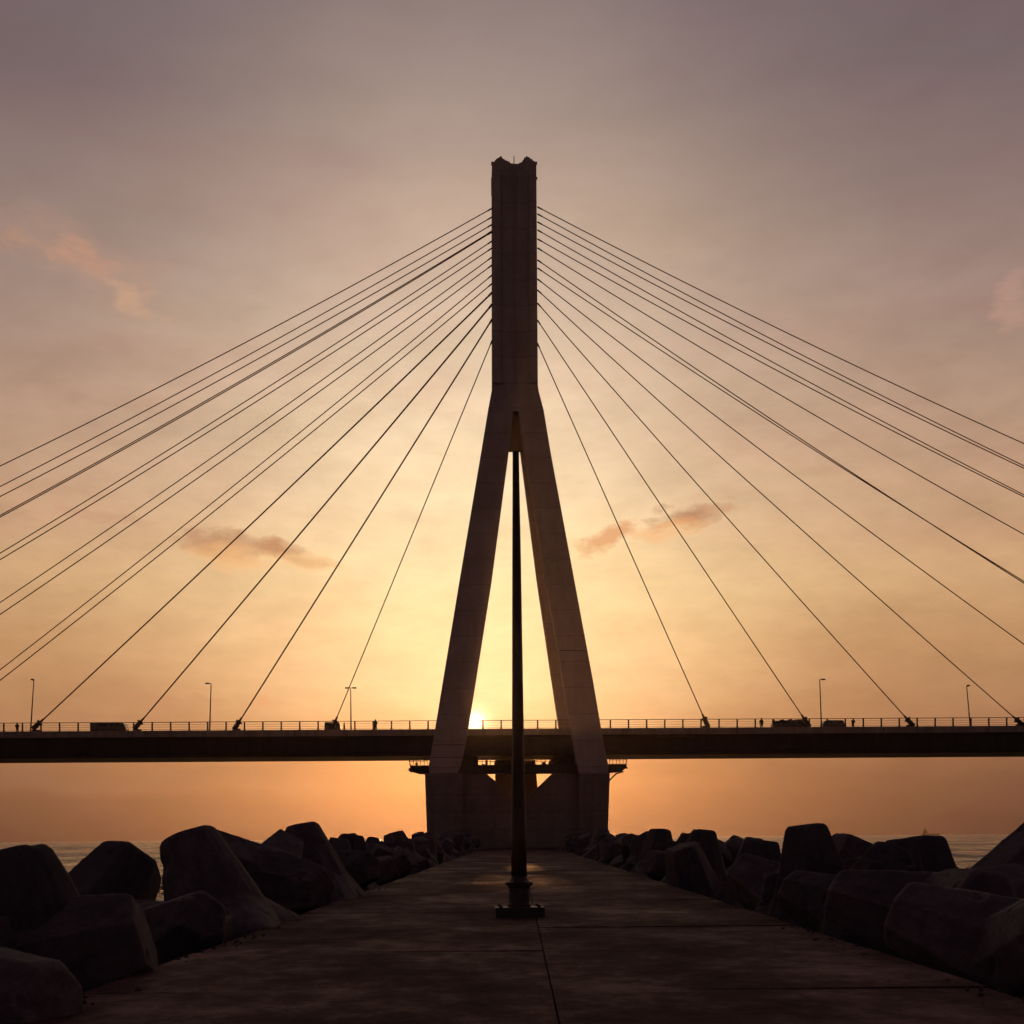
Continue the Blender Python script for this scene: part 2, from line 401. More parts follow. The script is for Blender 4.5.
# people behind the parapet
def person(px, off, h, label, turn=0.0, pose='stand', w=1.0):
    base = deck_pt(px, off)
    J = {'pel': (0, 0, .52), 'ch': (0, 0, .72), 'nk': (0, 0, .835), 'hd': (0, -.01, .875), 'ht': (0, -.01, .965),
         'ls': (-.105, 0, .80), 'rs': (.105, 0, .80), 'le': (-.14, .01, .63), 're': (.14, .01, .63), 'lw': (-.13, -.06, .49), 'rw': (.13, -.06, .49), 'lf': (-.125, -.08, .44), 'rf': (.125, -.08, .44),
         'lh': (-.05, 0, .49), 'rh': (.05, 0, .49), 'lk': (-.055, -.01, .27), 'rk': (.06, .0, .27), 'la': (-.055, .02, .03), 'ra': (.065, .03, .03), 'lt': (-.06, -.09, .015), 'rt': (.075, -.08, .015)}
    if pose == 'walk': J.update(lk=(-.05, -.08, .28), la=(-.05, -.05, .04), lt=(-.05, -.16, .02), rk=(.05, .03, .27), ra=(.05, .15, .06), rt=(.05, .06, .02), le=(-.13, .07, .64), lw=(-.12, .05, .5), lf=(-.12, .03, .45))
    if pose == 'lean': J.update(nk=(0, -.08, .82), ch=(0, -.04, .72), hd=(0, -.11, .86), ht=(0, -.13, .95), ls=(-.105, -.07, .79), rs=(.105, -.07, .79), le=(-.14, -.1, .66), re=(.14, -.1, .66), lw=(-.05, -.22, .64), rw=(.05, -.22, .64), lf=(-.01, -.24, .64), rf=(.0, -.25, .65))
    rad = {'pel': .085, 'ch': .10, 'nk': .036, 'hd': .048, 'ht': .045, 'ls': .045, 'rs': .045, 'le': .03, 're': .03, 'lw': .02, 'rw': .02, 'lf': .022, 'rf': .022, 'lh': .062, 'rh': .062, 'lk': .042, 'rk': .042, 'la': .028, 'ra': .028, 'lt': .024, 'rt': .024}
    Ed = [('pel', 'ch'), ('ch', 'nk'), ('nk', 'hd'), ('hd', 'ht'), ('ch', 'ls'), ('ch', 'rs'), ('ls', 'le'), ('le', 'lw'), ('lw', 'lf'), ('rs', 're'), ('re', 'rw'), ('rw', 'rf'),
          ('pel', 'lh'), ('pel', 'rh'), ('lh', 'lk'), ('lk', 'la'), ('la', 'lt'), ('rh', 'rk'), ('rk', 'ra'), ('ra', 'rt')]
    ks = list(J); me = bpy.data.meshes.new('person')
    me.from_pydata([Vector(J[k])*h for k in ks], [(ks.index(a), ks.index(b)) for a, b in Ed], [])
    o = bpy.data.objects.new('tmp', me); C.objects.link(o)
    o.modifiers.new('s', 'SKIN'); o.modifiers.new('d', 'SUBSURF').levels = 1
    for i, k in enumerate(ks):
        sv = me.skin_vertices[0].data[i]; sv.radius = (rad[k]*h*w, rad[k]*h*w*.8); sv.use_root = (k == 'pel')
    dg = bpy.context.evaluated_depsgraph_get(); dg.update()
    m2 = bpy.data.meshes.new_from_object(o.evaluated_get(dg)); bpy.data.objects.remove(o)
    for p in m2.polygons: p.use_smooth = True
    m2.materials.clear(); m2.materials.append(M['cloth'])
    r = link('person', m2, M['cloth']); r.location = base; r.rotation_euler = (0, 0, TH+turn)
    tag(r, label, 'person', 'people on the bridge')
    bm = bmesh.new(); q = bmesh.ops.create_icosphere(bm, subdivisions=2, radius=.058*h)
    c = (Vector(J['hd'])+Vector(J['ht']))*.5*h + Vector((0, .012*h, .014*h))
    for v in q['verts']: v.co = Vector((v.co.x, v.co.y*1.05, v.co.z*1.1)) + c
    obj('hair', bm, M['hair'], r, True)
person(17.3, 3.2, 1.80, 'person in dark clothes standing at the far left of the railing', .2, 'lean', 1.25)
person(344.2, 3.3, 1.55, 'slim person in dark clothes standing close to the right side of the small dark car', 1.4, 'stand', 1.0)
person(375.4, 3.2, 1.95, 'person in dark clothes standing alone between twin headed lamp post and tower', .1, 'lean', 1.35)
person(761.5, 3.2, 1.85, 'person in dark clothes standing left of the loaded pickup truck', -.5, 'stand', 1.15)
person(853, 3.2, 1.75, 'person in dark clothes standing right of the parked car', 0, 'lean', 1.3)

# vehicles behind the parapet
def wheel(x, y, r, parent):
    w_ = empty('wheel', (x, y, r), 0, parent)
    bm = bmesh.new(); loft(bm, [[Vector((math.cos(a)*q, yy, math.sin(a)*q)) for a in [2*math.pi*k/18 for k in range(18)]] for q, yy in ((r*.9, -.11), (r, -.06), (r, .06), (r*.9, .11))])
    obj('tyre', bm, M['rubber_and_shade'], w_, True)
    bm = bmesh.new(); loft(bm, [[Vector((math.cos(a)*q, yy, math.sin(a)*q)) for a in [2*math.pi*k/14 for k in range(14)]] for q, yy in ((r*.58, -.12), (r*.55, .12))])
    obj('rim', bm, M['steel'], w_)
def vehicle(name, cat, label, pxa, pxb, off, prof, wid, wins, wheels, mat, r=.34, extra=None):
    # prof: side outline as (fraction of length, height)
    a, b = deck_pt(pxa, off), deck_pt(pxb, off); L = (b-a).length
    t = empty(name, (a+b)/2, TH); tag(t, label, cat, 'vehicles on the bridge deck')
    bm = bmesh.new(); pr = [Vector(((u-.5)*L, -wid/2, z)) for u, z in prof]
    loft(bm, [pr, [p+Vector((0, wid, 0)) for p in pr]]); bevel_all(bm, .06, .3)
    obj('body', bm, mat, t)
    for (u0, z0, u1, z1) in wins:
        bm = bmesh.new(); box(bm, (u0-.5)*L, (u1-.5)*L, -wid/2-.012, -wid/2+.02, z0, z1)
        box(bm, (u0-.5)*L, (u1-.5)*L, wid/2-.02, wid/2+.012, z0, z1)
        obj('window', bm, M['glass'], t)
    for u in wheels:
        for s in (-1, 1): wheel((u-.5)*L, s*(wid/2-.1), r, t)
    for u in (0.0, 1.0):
        for s in (-1, 1):
            bm = bmesh.new(); x = (u-.5)*L; box(bm, x-.03, x+.03, s*(wid/2-.32)-.12, s*(wid/2-.32)+.12, .68, .82)
            obj('headlight' if u == 1 else 'tail_light', bm, M['glass'], t)
    if extra: extra(t, L)
    return t
vehicle('delivery_van', 'van', 'long dark van parked between the two outer left cable feet', 92, 127.5, 4.6,
        [(0, .35), (0, 1.62), (.02, 1.72), (.86, 1.76), (.93, 1.62), (.985, 1.15), (1, .95), (1, .35)], 1.95, [(.86, 1.15, .93, 1.55), (.55, 1.2, .8, 1.6), (.2, 1.2, .5, 1.6)], (.16, .82), M['carl'])
vehicle('small_car', 'car', 'small dark boxy car beside the innermost left cable foot', 325, 341, 4.6,
        [(0, .3), (0, 1.2), (.04, 1.62), (.92, 1.62), (1, 1.1), (1, .3)], 1.6, [(.12, 1.15, .48, 1.5), (.54, 1.15, .9, 1.5)], (.2, .8), M['car'], .28)
def load(t, L):
    random.seed(8)
    bm = bmesh.new()
    for i in range(12):
        x = (-.46 + .055*i)*L; s = random.uniform(.18, .4)
        box(bm, x-s*.6, x+s*.6, -random.uniform(.3, .7), random.uniform(.2, .7), 1.05, 1.25+random.uniform(.1, .45), .04)
    obj('load', bm, M['cloth'], t)
vehicle('pickup_truck', 'pickup', 'low dark pickup truck with lumpy load beside the second right cable foot', 772, 805, 4.8,
        [(0, .4), (0, 1.08), (.62, 1.08), (.64, 1.62), (.84, 1.66), (.93, 1.15), (1, 1.05), (1, .4)], 1.8, [(.67, 1.12, .82, 1.52)], (.18, .82), M['car'], .36, load)
vehicle('parked_car', 'car', 'dark parked car just right of the single armed lamp post', 821.5, 843, 4.6,
        [(0, .3), (0, 1.05), (.1, 1.42), (.22, 1.52), (.92, 1.5), (.97, 1.3), (1, 1.0), (1, .3)], 1.65, [(.16, 1.05, .46, 1.38), (.52, 1.05, .88, 1.38)], (.18, .82), M['car'], .31)

# ================================================================ walkway
VU = 6/F
WROT = -math.atan(VU)
XL, XR = -4.52, 4.85
def path_mat():
    m = bpy.data.materials.new('walkway_concrete'); m.use_nodes = True; g = NT(m.node_tree)
    out = g.n('ShaderNodeOutputMaterial'); bs = g.n('ShaderNodeBsdfPrincipled'); bs.inputs['Specular IOR Level'].default_value = .09
    tc = g.n('ShaderNodeTexCoord')
    def nz(s, d, sx=1, sy=1, r=.6):
        mp = g.n('ShaderNodeMapping'); mp.inputs['Scale'].default_value = (sx, sy, 1); g.l(tc.outputs['Object'], mp.inputs[0])
        a = g.n('ShaderNodeTexNoise', i_Scale=s, i_Detail=d, i_Roughness=r); g.l(mp.outputs[0], a.inputs['Vector']); return a.outputs[0]
    big = nz(.35, 6, 1.0, .55); mid = nz(1.9, 9, 1.0, .7, .78); fine = nz(14, 6); grit = nz(60, 3)
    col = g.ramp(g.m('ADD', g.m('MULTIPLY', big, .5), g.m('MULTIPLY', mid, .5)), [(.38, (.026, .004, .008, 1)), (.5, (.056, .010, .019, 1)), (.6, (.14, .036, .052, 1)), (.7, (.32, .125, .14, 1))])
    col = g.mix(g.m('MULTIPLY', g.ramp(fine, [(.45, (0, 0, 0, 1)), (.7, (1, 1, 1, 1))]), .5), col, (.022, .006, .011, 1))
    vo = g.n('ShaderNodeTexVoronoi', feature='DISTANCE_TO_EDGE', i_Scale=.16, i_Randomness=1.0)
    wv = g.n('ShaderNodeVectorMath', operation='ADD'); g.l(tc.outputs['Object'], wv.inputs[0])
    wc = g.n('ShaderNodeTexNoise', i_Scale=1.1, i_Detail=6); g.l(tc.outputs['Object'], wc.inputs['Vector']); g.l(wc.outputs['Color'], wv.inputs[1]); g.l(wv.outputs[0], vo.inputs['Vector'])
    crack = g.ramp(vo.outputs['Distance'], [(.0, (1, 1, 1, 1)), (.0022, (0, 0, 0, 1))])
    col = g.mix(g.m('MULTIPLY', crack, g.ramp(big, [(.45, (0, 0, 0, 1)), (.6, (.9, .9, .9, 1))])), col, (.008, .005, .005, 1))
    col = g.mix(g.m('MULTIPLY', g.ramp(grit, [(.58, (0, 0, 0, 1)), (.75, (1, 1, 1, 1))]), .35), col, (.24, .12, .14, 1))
    g.l(col, bs.inputs['Base Color'])
    g.l(g.ramp(g.m('ADD', g.m('MULTIPLY', big, .6), g.m('MULTIPLY', mid, .4)), [(.42, (.95, .95, .95, 1)), (.6, (.62, .62, .62, 1))]), bs.inputs['Roughness'])
    h = g.m('ADD', g.m('ADD', g.m('MULTIPLY', mid, 2.2), g.m('MULTIPLY', fine, .55)), g.m('MULTIPLY', grit, .16))
    bp = g.n('ShaderNodeBump', i_Strength=.75, i_Distance=.03); g.l(h, bp.inputs['Height']); g.l(bp.outputs[0], bs.inputs['Normal'])
    g.l(bs.outputs[0], out.inputs[0]); return m
M['path'] = path_mat()
random.seed(21)
bm = bmesh.new()
ys = [-15.5 + 5*i for i in range(41)]
for i, y in enumerate(ys[:-1]):
    for xa, xb in ((XL, .34), (.34, XR)):
        dz = random.uniform(-.007, .004); tl = random.uniform(-.006, .006)
        r = bmesh.ops.create_cube(bm, size=1.0)
        j = random.uniform(-.03, .03) if abs(xa) > 1 else 0
        for v in r['verts']:
            top = v.co.z > 0
            x = (xa+.009 + (j if xa < -1 else 0)) if v.co.x < 0 else (xb-.009)
            yy = y+.007 if v.co.y < 0 else y+5-.007
            v.co = Vector((x, yy, (dz + (tl if v.co.x > 0 else -tl) + random.uniform(-.004, .004)) if top else -.5))
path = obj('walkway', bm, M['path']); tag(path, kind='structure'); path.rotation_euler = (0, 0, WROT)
bm = bmesh.new(); box(bm, XL+.1, XR-.1, -15, 185, -3.5, -.06)
o = obj('walkway_base', bm, M['rock']); tag(o, kind='structure'); o.rotation_euler = (0, 0, WROT)

# the mound of rubble under the blocks
bm = bmesh.new()
prof = [(-17, -4.2), (-14, -3.4), (-11.5, -2.6), (-9.5, -2.0), (-7.5, -1.5), (-6, -1.1), (XL-.15, -.8), (XL+.3, -.75), (XR-.3, -.75), (XR+.15, -.8), (6.3, -1.1), (8, -1.5), (10, -2.0), (12, -2.6), (14.5, -3.4), (17.5, -4.2)]
fine = []
for (a, b) in zip(prof, prof[1:]):
    k = 6 if abs(b[0]-a[0]) > 1 and abs(a[0]) > 4 else 1
    for i in range(k): fine.append((a[0]+(b[0]-a[0])*i/k, a[1]+(b[1]-a[1])*i/k))
fine.append(prof[-1])
rows = []
yy = -14.0
while yy < 216:
    row = []
    for x, z in fine:
        d = 0
        if x < XL or x > XR:
            d = .35*noise.noise(Vector((x*.9, yy*.9, 0))) + .22*noise.noise(Vector((x*2.3, yy*2.3, 5)))
        row.append(bm.verts.new((x, yy, z+d)))
    rows.append(row); yy += .45 if yy < 60 else 1.2
for a, b in zip(rows, rows[1:]):
    for i in range(len(a)-1): bm.faces.new((a[i], a[i+1], b[i+1], b[i]))
o = obj('breakwater_mound', bm, M['rock']); tag(o, kind='structure'); o.rotation_euler = (0, 0, WROT)

# loose stones along both edges
bm = bmesh.new(); random.seed(77)
def stone(x, y, z, s):
    r = bmesh.ops.create_icosphere(bm, subdivisions=1, radius=s)
    sc = Vector((random.uniform(.7, 1.3), random.uniform(.7, 1.3), random.uniform(.5, .9)))
    for v in r['verts']:
        v.co = Vector((v.co.x*sc.x*random.uniform(.8, 1.2), v.co.y*sc.y*random.uniform(.8, 1.2), v.co.z*sc.z)) + Vector((x, y, z))
for i in range(260):
    y = 9 + 60*random.random()**1.4; s = random.uniform(.01, .038)
    side = random.choice((-1, 1)); ex = XL if side < 0 else XR
    x = ex - side*abs(random.gauss(0, .22)) ; stone(x, y, s*.3, s)
for i in range(60):
    stone(random.uniform(-4, 4.3), 10+60*random.random()**1.5, .004, random.uniform(.005, .014))
o = obj('loose_stones', bm, M['rock']); tag(o, 'scatter of small loose stones along the walkway edges', 'gravel', kind='stuff'); o.rotation_euler = (0, 0, WROT)

# ================================================================ concrete tetrapods
TD = [Vector((0, 0, 1)), Vector((math.sqrt(8/9), 0, -1/3)), Vector((-math.sqrt(2/9), math.sqrt(2/3), -1/3)), Vector((-math.sqrt(2/9), -math.sqrt(2/3), -1/3))]
LEGL = 1.72
def tetra(seed, tip=.43, root=.78, n=24):
    rnd = random.Random(seed); bm = bmesh.new()
    for d in TD:
        q = d.to_track_quat('Z', 'Y') @ Matrix.Rotation(rnd.uniform(0, 1), 3, 'Z').to_quaternion(); rings = []
        for s, r in ((-.1, root*.95), (.3, root), (LEGL-.06, tip+.01), (LEGL, tip-.05)):
            rings.append([q @ Vector((r*math.cos(2*math.pi*k/n), r*math.sin(2*math.pi*k/n), s)) for k in range(n)])
        loft(bm, rings)
    bmesh.ops.create_icosphere(bm, subdivisions=3, radius=root*1.04)
    me = bpy.data.meshes.new('t'); bm.to_mesh(me); bm.free()
    o = bpy.data.objects.new('tmp', me); C.objects.link(o)
    md = o.modifiers.new('r', 'REMESH'); md.mode = 'VOXEL'; md.voxel_size = .030; md.use_smooth_shade = True
    sm = o.modifiers.new('s', 'SMOOTH'); sm.iterations = 1; sm.factor = .5
    dg = bpy.context.evaluated_depsgraph_get(); dg.update()
    m2 = bpy.data.meshes.new_from_object(o.evaluated_get(dg)); bpy.data.objects.remove(o)
    off = Vector((seed*7.3, seed*3.1, 0))
    NR = [v.normal.copy() for v in m2.vertices]
    for v, nr in zip(m2.vertices, NR):
        c = v.co.copy()
        d = .018*noise.noise(c*1.7+off) + .006*noise.noise(c*5+off)
        ch = noise.noise(c*3.1+off*2)
        if ch > .45: d -= (ch-.45)*.2
        v.co = c + nr*d
    for p in m2.polygons: p.use_smooth = True
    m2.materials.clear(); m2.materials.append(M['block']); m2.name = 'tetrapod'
    return m2
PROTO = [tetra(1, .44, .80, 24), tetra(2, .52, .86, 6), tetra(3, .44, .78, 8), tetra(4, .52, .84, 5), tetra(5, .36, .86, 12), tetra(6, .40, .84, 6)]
def orient(d, twist):
    d = Vector(d).normalized()
    return (Matrix.Rotation(twist, 3, d) @ d.to_track_quat('Z', 'Y').to_matrix()).to_4x4()
npod = [0]
def clearance(c, d, tw, s):
    """how far legs reach over the walkway for this twist"""
    m = orient(d, tw).to_3x3(); pen = 0
    for t in TD:
        v = m @ t
        for k in (.5, .8, 1.0):
            p = c + v*LEGL*s*k; r = (.78-.36*k)*s
            ax = p.x - VU*p.y
            inside = min(ax + r*.8 - XL, XR - (ax - r*.8))
            if inside > 0 and p.z + r > -.05: pen += inside**2*min(1.0, p.z + r + .05)
            if p.z > 1.3: pen += (p.z-1.3)**2*20
    return pen
def best_twist(c, d, tw, s, span):
    if span > R(90):                                    # keep the other three legs as low as they go
        def top(t):
            m = orient(d, t).to_3x3(); return max((m @ q).z for q in TD[1:])
        return min((top(tw+R(a*5)), tw+R(a*5)) for a in range(24))[1]
    return min((clearance(c, d, tw+a, s) + .02*abs(a), tw+a) for a in [span*(i/12-1) for i in range(25)])[1]
def pod_at(c, d, twist, s, label, group, var=None):
    me = PROTO[(npod[0] if var is None else var) % 6]; npod[0] += 1
    o = bpy.data.objects.new('tetrapod', me); C.objects.link(o)
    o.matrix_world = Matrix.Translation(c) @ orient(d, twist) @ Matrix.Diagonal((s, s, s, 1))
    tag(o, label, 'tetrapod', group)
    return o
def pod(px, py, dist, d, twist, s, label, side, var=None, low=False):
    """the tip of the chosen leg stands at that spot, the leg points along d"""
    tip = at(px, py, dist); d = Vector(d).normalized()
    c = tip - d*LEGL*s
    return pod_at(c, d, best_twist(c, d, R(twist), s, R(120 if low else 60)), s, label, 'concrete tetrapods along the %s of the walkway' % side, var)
GL, GRt = 'left', 'right'
#HEROES
pod(14, 851, 17.2, (-.22, .12, .97), 20, 1.25, 'very large dark tetrapod at the left picture edge with a broad rounded leg pointing up', GL, 4)
pod(146, 936, 17.0, (.93, .10, .28), 40, 1.1, 'tetrapod whose pale cut leg end faces the walkway in the lower left', GL, 1)
pod(56, 1010, 12.6, (.85, -.35, .08), 75, 1.05, 'nearest dark tetrapod cut by the bottom left corner of the picture', GL, 2)
pod(204, 914, 21.8, (.50, -.62, .38), 30, 1.1, 'low tetrapod with a pale blunt leg in front of the tall upright pale one', GL, 5)
pod(134, 858, 28.5, (.35, .5, .75), 10, 1.35, 'black tetrapod behind, between the giant at the left edge and the upright pale leg', GL, 1)
pod(186, 834, 27.0, (-.36, .08, .93), 62, 1.27, 'tetrapod with a tall pale leg standing straight up left of the walkway', GL, 0)
pod(243, 845, 41.0, (.1, .2, .9), 30, 1.1, 'small dark tetrapod peeping out behind the tall upright pale leg', GL, 5)
pod(301, 824, 38.0, (-.2, .05, 1.0), 15, 1.25, 'tetrapod with a tall domed leg, second tall one left of the walkway', GL, 4)
pod(322, 890, 33.5, (.80, -.5, -.05), 90, 1.1, 'tetrapod with a thick leg leaning onto the left walkway edge below the domed one', GL, 3)
pod(352, 835, 48, (.1, .1, .95), 50, 1.1, 'pointed tetrapod just right of the domed leg on the left side', GL, 5)
pod(372, 866, 45, (.7, -.5, .2), 50, 1.0, 'tetrapod leaning at the left walkway edge before the crowded far end', GL, 3)
#HEROES_R
pod(1080, 820, 25.0, (.62, .1, .78), 20, 1.4, 'large tetrapod at the right picture edge with a flank rising steeply to the right', GRt, 2)
pod(900, 912, 19.0, (-.70, .58, .34), 60, 1.12, 'nearest right tetrapod, thick leg lying on its side and running out of the picture', GRt, 2, True)
pod(833, 894, 22.6, (-.80, .45, .30), 20, 1.12, 'right tetrapod with a lying barrel-like leg pointing at the walkway', GRt, 5, True)
pod(790, 890, 26.4, (-.60, .65, .30), 70, .95, 'right tetrapod with a sharp pale rim, in front of the tall flat topped one', GRt, 2)
pod(806, 825, 31.0, (-.08, .05, 1.0), 35, 1.28, 'tall upright tetrapod right of the walkway with a flat top leg', GRt, 5)
pod(858, 841, 35.0, (.40, .1, .9), 80, 1.25, 'tilted tetrapod leaning right, just right of the tall flat topped one', GRt, 3)
pod(912, 840, 28.5, (-.05, .15, .98), 10, 1.35, 'broad dark tetrapod in the gap before the open sea on the right', GRt, 1)
pod(953, 868, 28.5, (.3, .1, .7), 55, 1.0, 'small dark tetrapod low against the sea, left of the steep right edge leg', GRt, 2)
pod(761, 841, 43.0, (.08, .05, 1), 25, 1.2, 'square topped tetrapod just left of the tall flat topped one on the right', GRt, 1)
pod(740, 872, 34.0, (-.50, .6, .35), 25, 1.1, 'right tetrapod with a dark hollow face and pale slanting rim, before the square topped one', GRt, 3)
pod(704, 830, 48.0, (.10, .05, 1), 25, 1.15, 'upright round topped tetrapod rising above the pale broad one on the right', GRt, 4)
pod(682, 846, 45.5, (-.25, -.15, .9), 25, 1.15, 'pale broad tetrapod standing at the right walkway edge in the middle distance', GRt, 3)
pod(660, 829, 60.0, (.05, .05, 1), 25, 1.15, 'narrow upright tetrapod rising highest just right of the bridge pier', GRt, 5)

# both rows running back to the pier
random.seed(404)
ords = ['first', 'second', 'third', 'fourth', 'fifth', 'sixth', 'seventh', 'eighth']
cnt = {}
for side, ex in ((-1, XL), (1, XR)):
    sn = GL if side < 0 else GRt
    y = 50.0 if side < 0 else 54.0
    i = 0
    while y < 180:
        for row in (0, 1):
            yy = y + random.uniform(-.4, .4) + row*1.3
            lat = ex + side*((1.85 if row == 0 else 4.2) + random.uniform(-.2, .35))
            if row == 1 and random.random() < .12: continue
            s = random.uniform(.92, 1.14)*(1.0 if y < 100 else 1.12)
            c = Vector((lat*math.cos(WROT) - yy*math.sin(WROT), yy, (-.1 if row == 0 else -.2) + random.uniform(-.55, .15)))
            if random.random() < .65: d = (random.uniform(-.5, .5), random.uniform(-.4, .4), 1)
            else: d = (random.uniform(-.9, .9), random.uniform(-.8, .3), random.uniform(.4, .8))
            if y < 74 and row == 0:
                lab = '%s tetrapod counted back along the %s walkway edge behind the big foreground ones' % (ords[min(i, 7)], sn)
                if i > 7: lab = 'mid-distance tetrapod along the %s walkway edge, one of the small ones before the pier' % sn
            elif y < 74:
                lab = 'mid-distance tetrapod on the seaward row %s of the walkway, showing only its top' % sn
            else:
                lab = 'tiny far tetrapod in the crowded end of the %s row near the bridge pier' % sn
            pod_at(c, d, best_twist(c, d, random.uniform(0, 6.28), s, R(60)), s, lab, 'concrete tetrapods along the %s of the walkway' % sn)
        i += 1
        y += 2.8 if y < 74 else 3.9

# ================================================================ the tall pole on the walkway
pb = at(519.4, 916.5, 27.9); pb.z = 0
pole = empty('mast', pb, R(3)); tag(pole, 'tall slender dark tapered pole on a square base in the middle of the walkway', 'pole')
bm = bmesh.new(); box(bm, -.485, .485, -.35, .35, -.02, .19, .012)
plate = obj('base_plate', bm, M['pole'], pole)
bm = bmesh.new()
for x in (-.38, .38):
    for y in (-.26, .26): lathe(bm, [(.04, .185), (.04, .235), (.02, .24)], 6, x, y)
obj('anchor_bolt', bm, M['steel'], plate)
bm = bmesh.new(); lathe(bm, [(.235, .19), (.235, .24), (.215, .28), (.21, .56), (.225, .60), (.275, .62), (.28, .68), (.23, .70), (.20, .72), (.165, .78), (.155, .80)], 28)
obj('pedestal', bm, M['pole'], pole, False)
h1 = (at(515, 451.6, 27.9).z)
bm = bmesh.new(); lathe(bm, [(.158, .79), (.150, 1.6), (.124, 3.2), (.106, 5.0), (.088, 7.0), (.064, h1-.06), (.066, h1-.05), (.066, h1)], 28)
obj('shaft', bm, M['pole'], pole, True)

# ================================================================ ship on the horizon
sp = at(930, 829.6, 2500)
ship = empty('ship', (sp.x, sp.y, -2.7), R(12)); tag(ship, 'tiny faint ship on the sea horizon at the right', 'ship')
bm = bmesh.new(); 
loft(bm, [[Vector((-16, -3, 2.5)), Vector((-16, 3, 2.5)), Vector((-15, 2, -1)), Vector((-15, -2, -1))], [Vector((12, -3, 2.5)), Vector((12, 3, 2.5)), Vector((11, 2, -1)), Vector((11, -2, -1))], [Vector((19, -.3, 3.6)), Vector((19, .3, 3.6)), Vector((16, .3, -1)), Vector((16, -.3, -1))]])
obj('hull', bm, M['steel'], ship)
bm = bmesh.new(); box(bm, -13, -6, -2.4, 2.4, 2.5, 8.5, .2); box(bm, -11, -9, -1, 1, 8.5, 12, .1)
obj('wheelhouse', bm, M['steel'], ship)
bm = bmesh.new(); tube(bm, [Vector((4, 0, 2.5)), Vector((4, 0, 9))], .3, 6); obj('mast', bm, M['steel'], ship)

# ================================================================ sea
def sea_mat():
    m = bpy.data.materials.new('sea_water'); m.use_nodes = True; g = NT(m.node_tree)
    out = g.n('ShaderNodeOutputMaterial'); bs = g.n('ShaderNodeBsdfPrincipled')
    bs.inputs['Base Color'].default_value = (.035, .03, .028, 1); bs.inputs['IOR'].default_value = 1.333
    tc = g.n('ShaderNodeTexCoord')
    def nz(s, d, sx, sy):
        mp = g.n('ShaderNodeMapping'); mp.inputs['Scale'].default_value = (sx, sy, 1); mp.inputs['Rotation'].default_value = (0, 0, .12); g.l(tc.outputs['Object'], mp.inputs[0])
        a = g.n('ShaderNodeTexNoise', i_Scale=s, i_Detail=d, i_Roughness=.6); g.l(mp.outputs[0], a.inputs['Vector']); return a.outputs[0]
    h = g.m('ADD', g.m('MULTIPLY', nz(.035, 4, .7, 1.5), 3.0), g.m('ADD', g.m('MULTIPLY', nz(.18, 5, .7, 1.4), 2.2), g.m('MULTIPLY', nz(1.1, 5, .8, 1.2), .55)))
    g.l(g.ramp(g.m('ADD', g.m('MULTIPLY', nz(.006, 6, .5, 2.4), .5), g.m('MULTIPLY', nz(.03, 6, .5, 2.2), .5)), [(.42, (.03, .03, .03, 1)), (.56, (.40, .40, .40, 1))]), bs.inputs['Roughness'])
    bp = g.n('ShaderNodeBump', i_Strength=1.0, i_Distance=1.3); g.l(h, bp.inputs['Height']); g.l(bp.outputs[0], bs.inputs['Normal'])
    g.l(bs.outputs[0], out.inputs[0]); return m
angs = [R(a) for a in [-180+3*i for i in range(49)]] + [R(-34+.28*i) for i in range(244)] + [R(36+3*i) for i in range(48)]
rad = [15.0]
while rad[-1] < 2850: rad.append(rad[-1]*(1.014 if rad[-1] < 900 else 1.05))
vs = [(0, 0, 0)]; fs = []
for r_ in rad:
    amp = .56*min(1, max(0, (r_-30)/60))*(1 if r_ < 900 else 900/r_)
    for a_ in angs:
        x, y = r_*math.sin(a_), r_*math.cos(a_); z = 0
        if amp and abs(a_) < .62:
            q = Vector((x*.055 + .02*y, y*.10, 0)); z = amp*(noise.noise(q)*1.1 + .55*noise.noise(q*2.7) + .3*(.5-abs(noise.noise(q*6.1)))*2)
        vs.append((x, y, z))
na = len(angs)
for j in range(na): fs.append((0, 1+(j+1) % na, 1+j))
for k in range(len(rad)-1):
    for j in range(na):
        a_, b_ = 1+k*na+j, 1+k*na+(j+1) % na
        fs.append((a_, b_, b_+na, a_+na))
me = bpy.data.meshes.new('sea'); me.from_pydata(vs, [], fs)
for p in me.polygons: p.use_smooth = True
sea = link('sea', me, sea_mat()); sea.location = (0, 0, -2.7); tag(sea, kind='structure')

# ================================================================ sky
SP = ray(475, 721.5).normalized()
SAZ = math.atan2(SP.x, SP.y); SEL = math.asin(SP.z)
w = bpy.data.worlds.new('World'); bpy.context.scene.world = w; w.use_nodes = True; g = NT(w.node_tree)
out = g.n('ShaderNodeOutputWorld'); bg = g.n('ShaderNodeBackground'); g.l(bg.outputs[0], out.inputs[0])
tc = g.n('ShaderNodeTexCoord'); sx = g.n('ShaderNodeSeparateXYZ'); g.l(tc.outputs['Generated'], sx.inputs[0])
X, Y, Z = sx.outputs
az = g.m('SUBTRACT', g.m('ARCTAN2', X, Y), SAZ); el = g.m('ARCSINE', g.m('MINIMUM', g.m('MAXIMUM', Z, -1), 1))
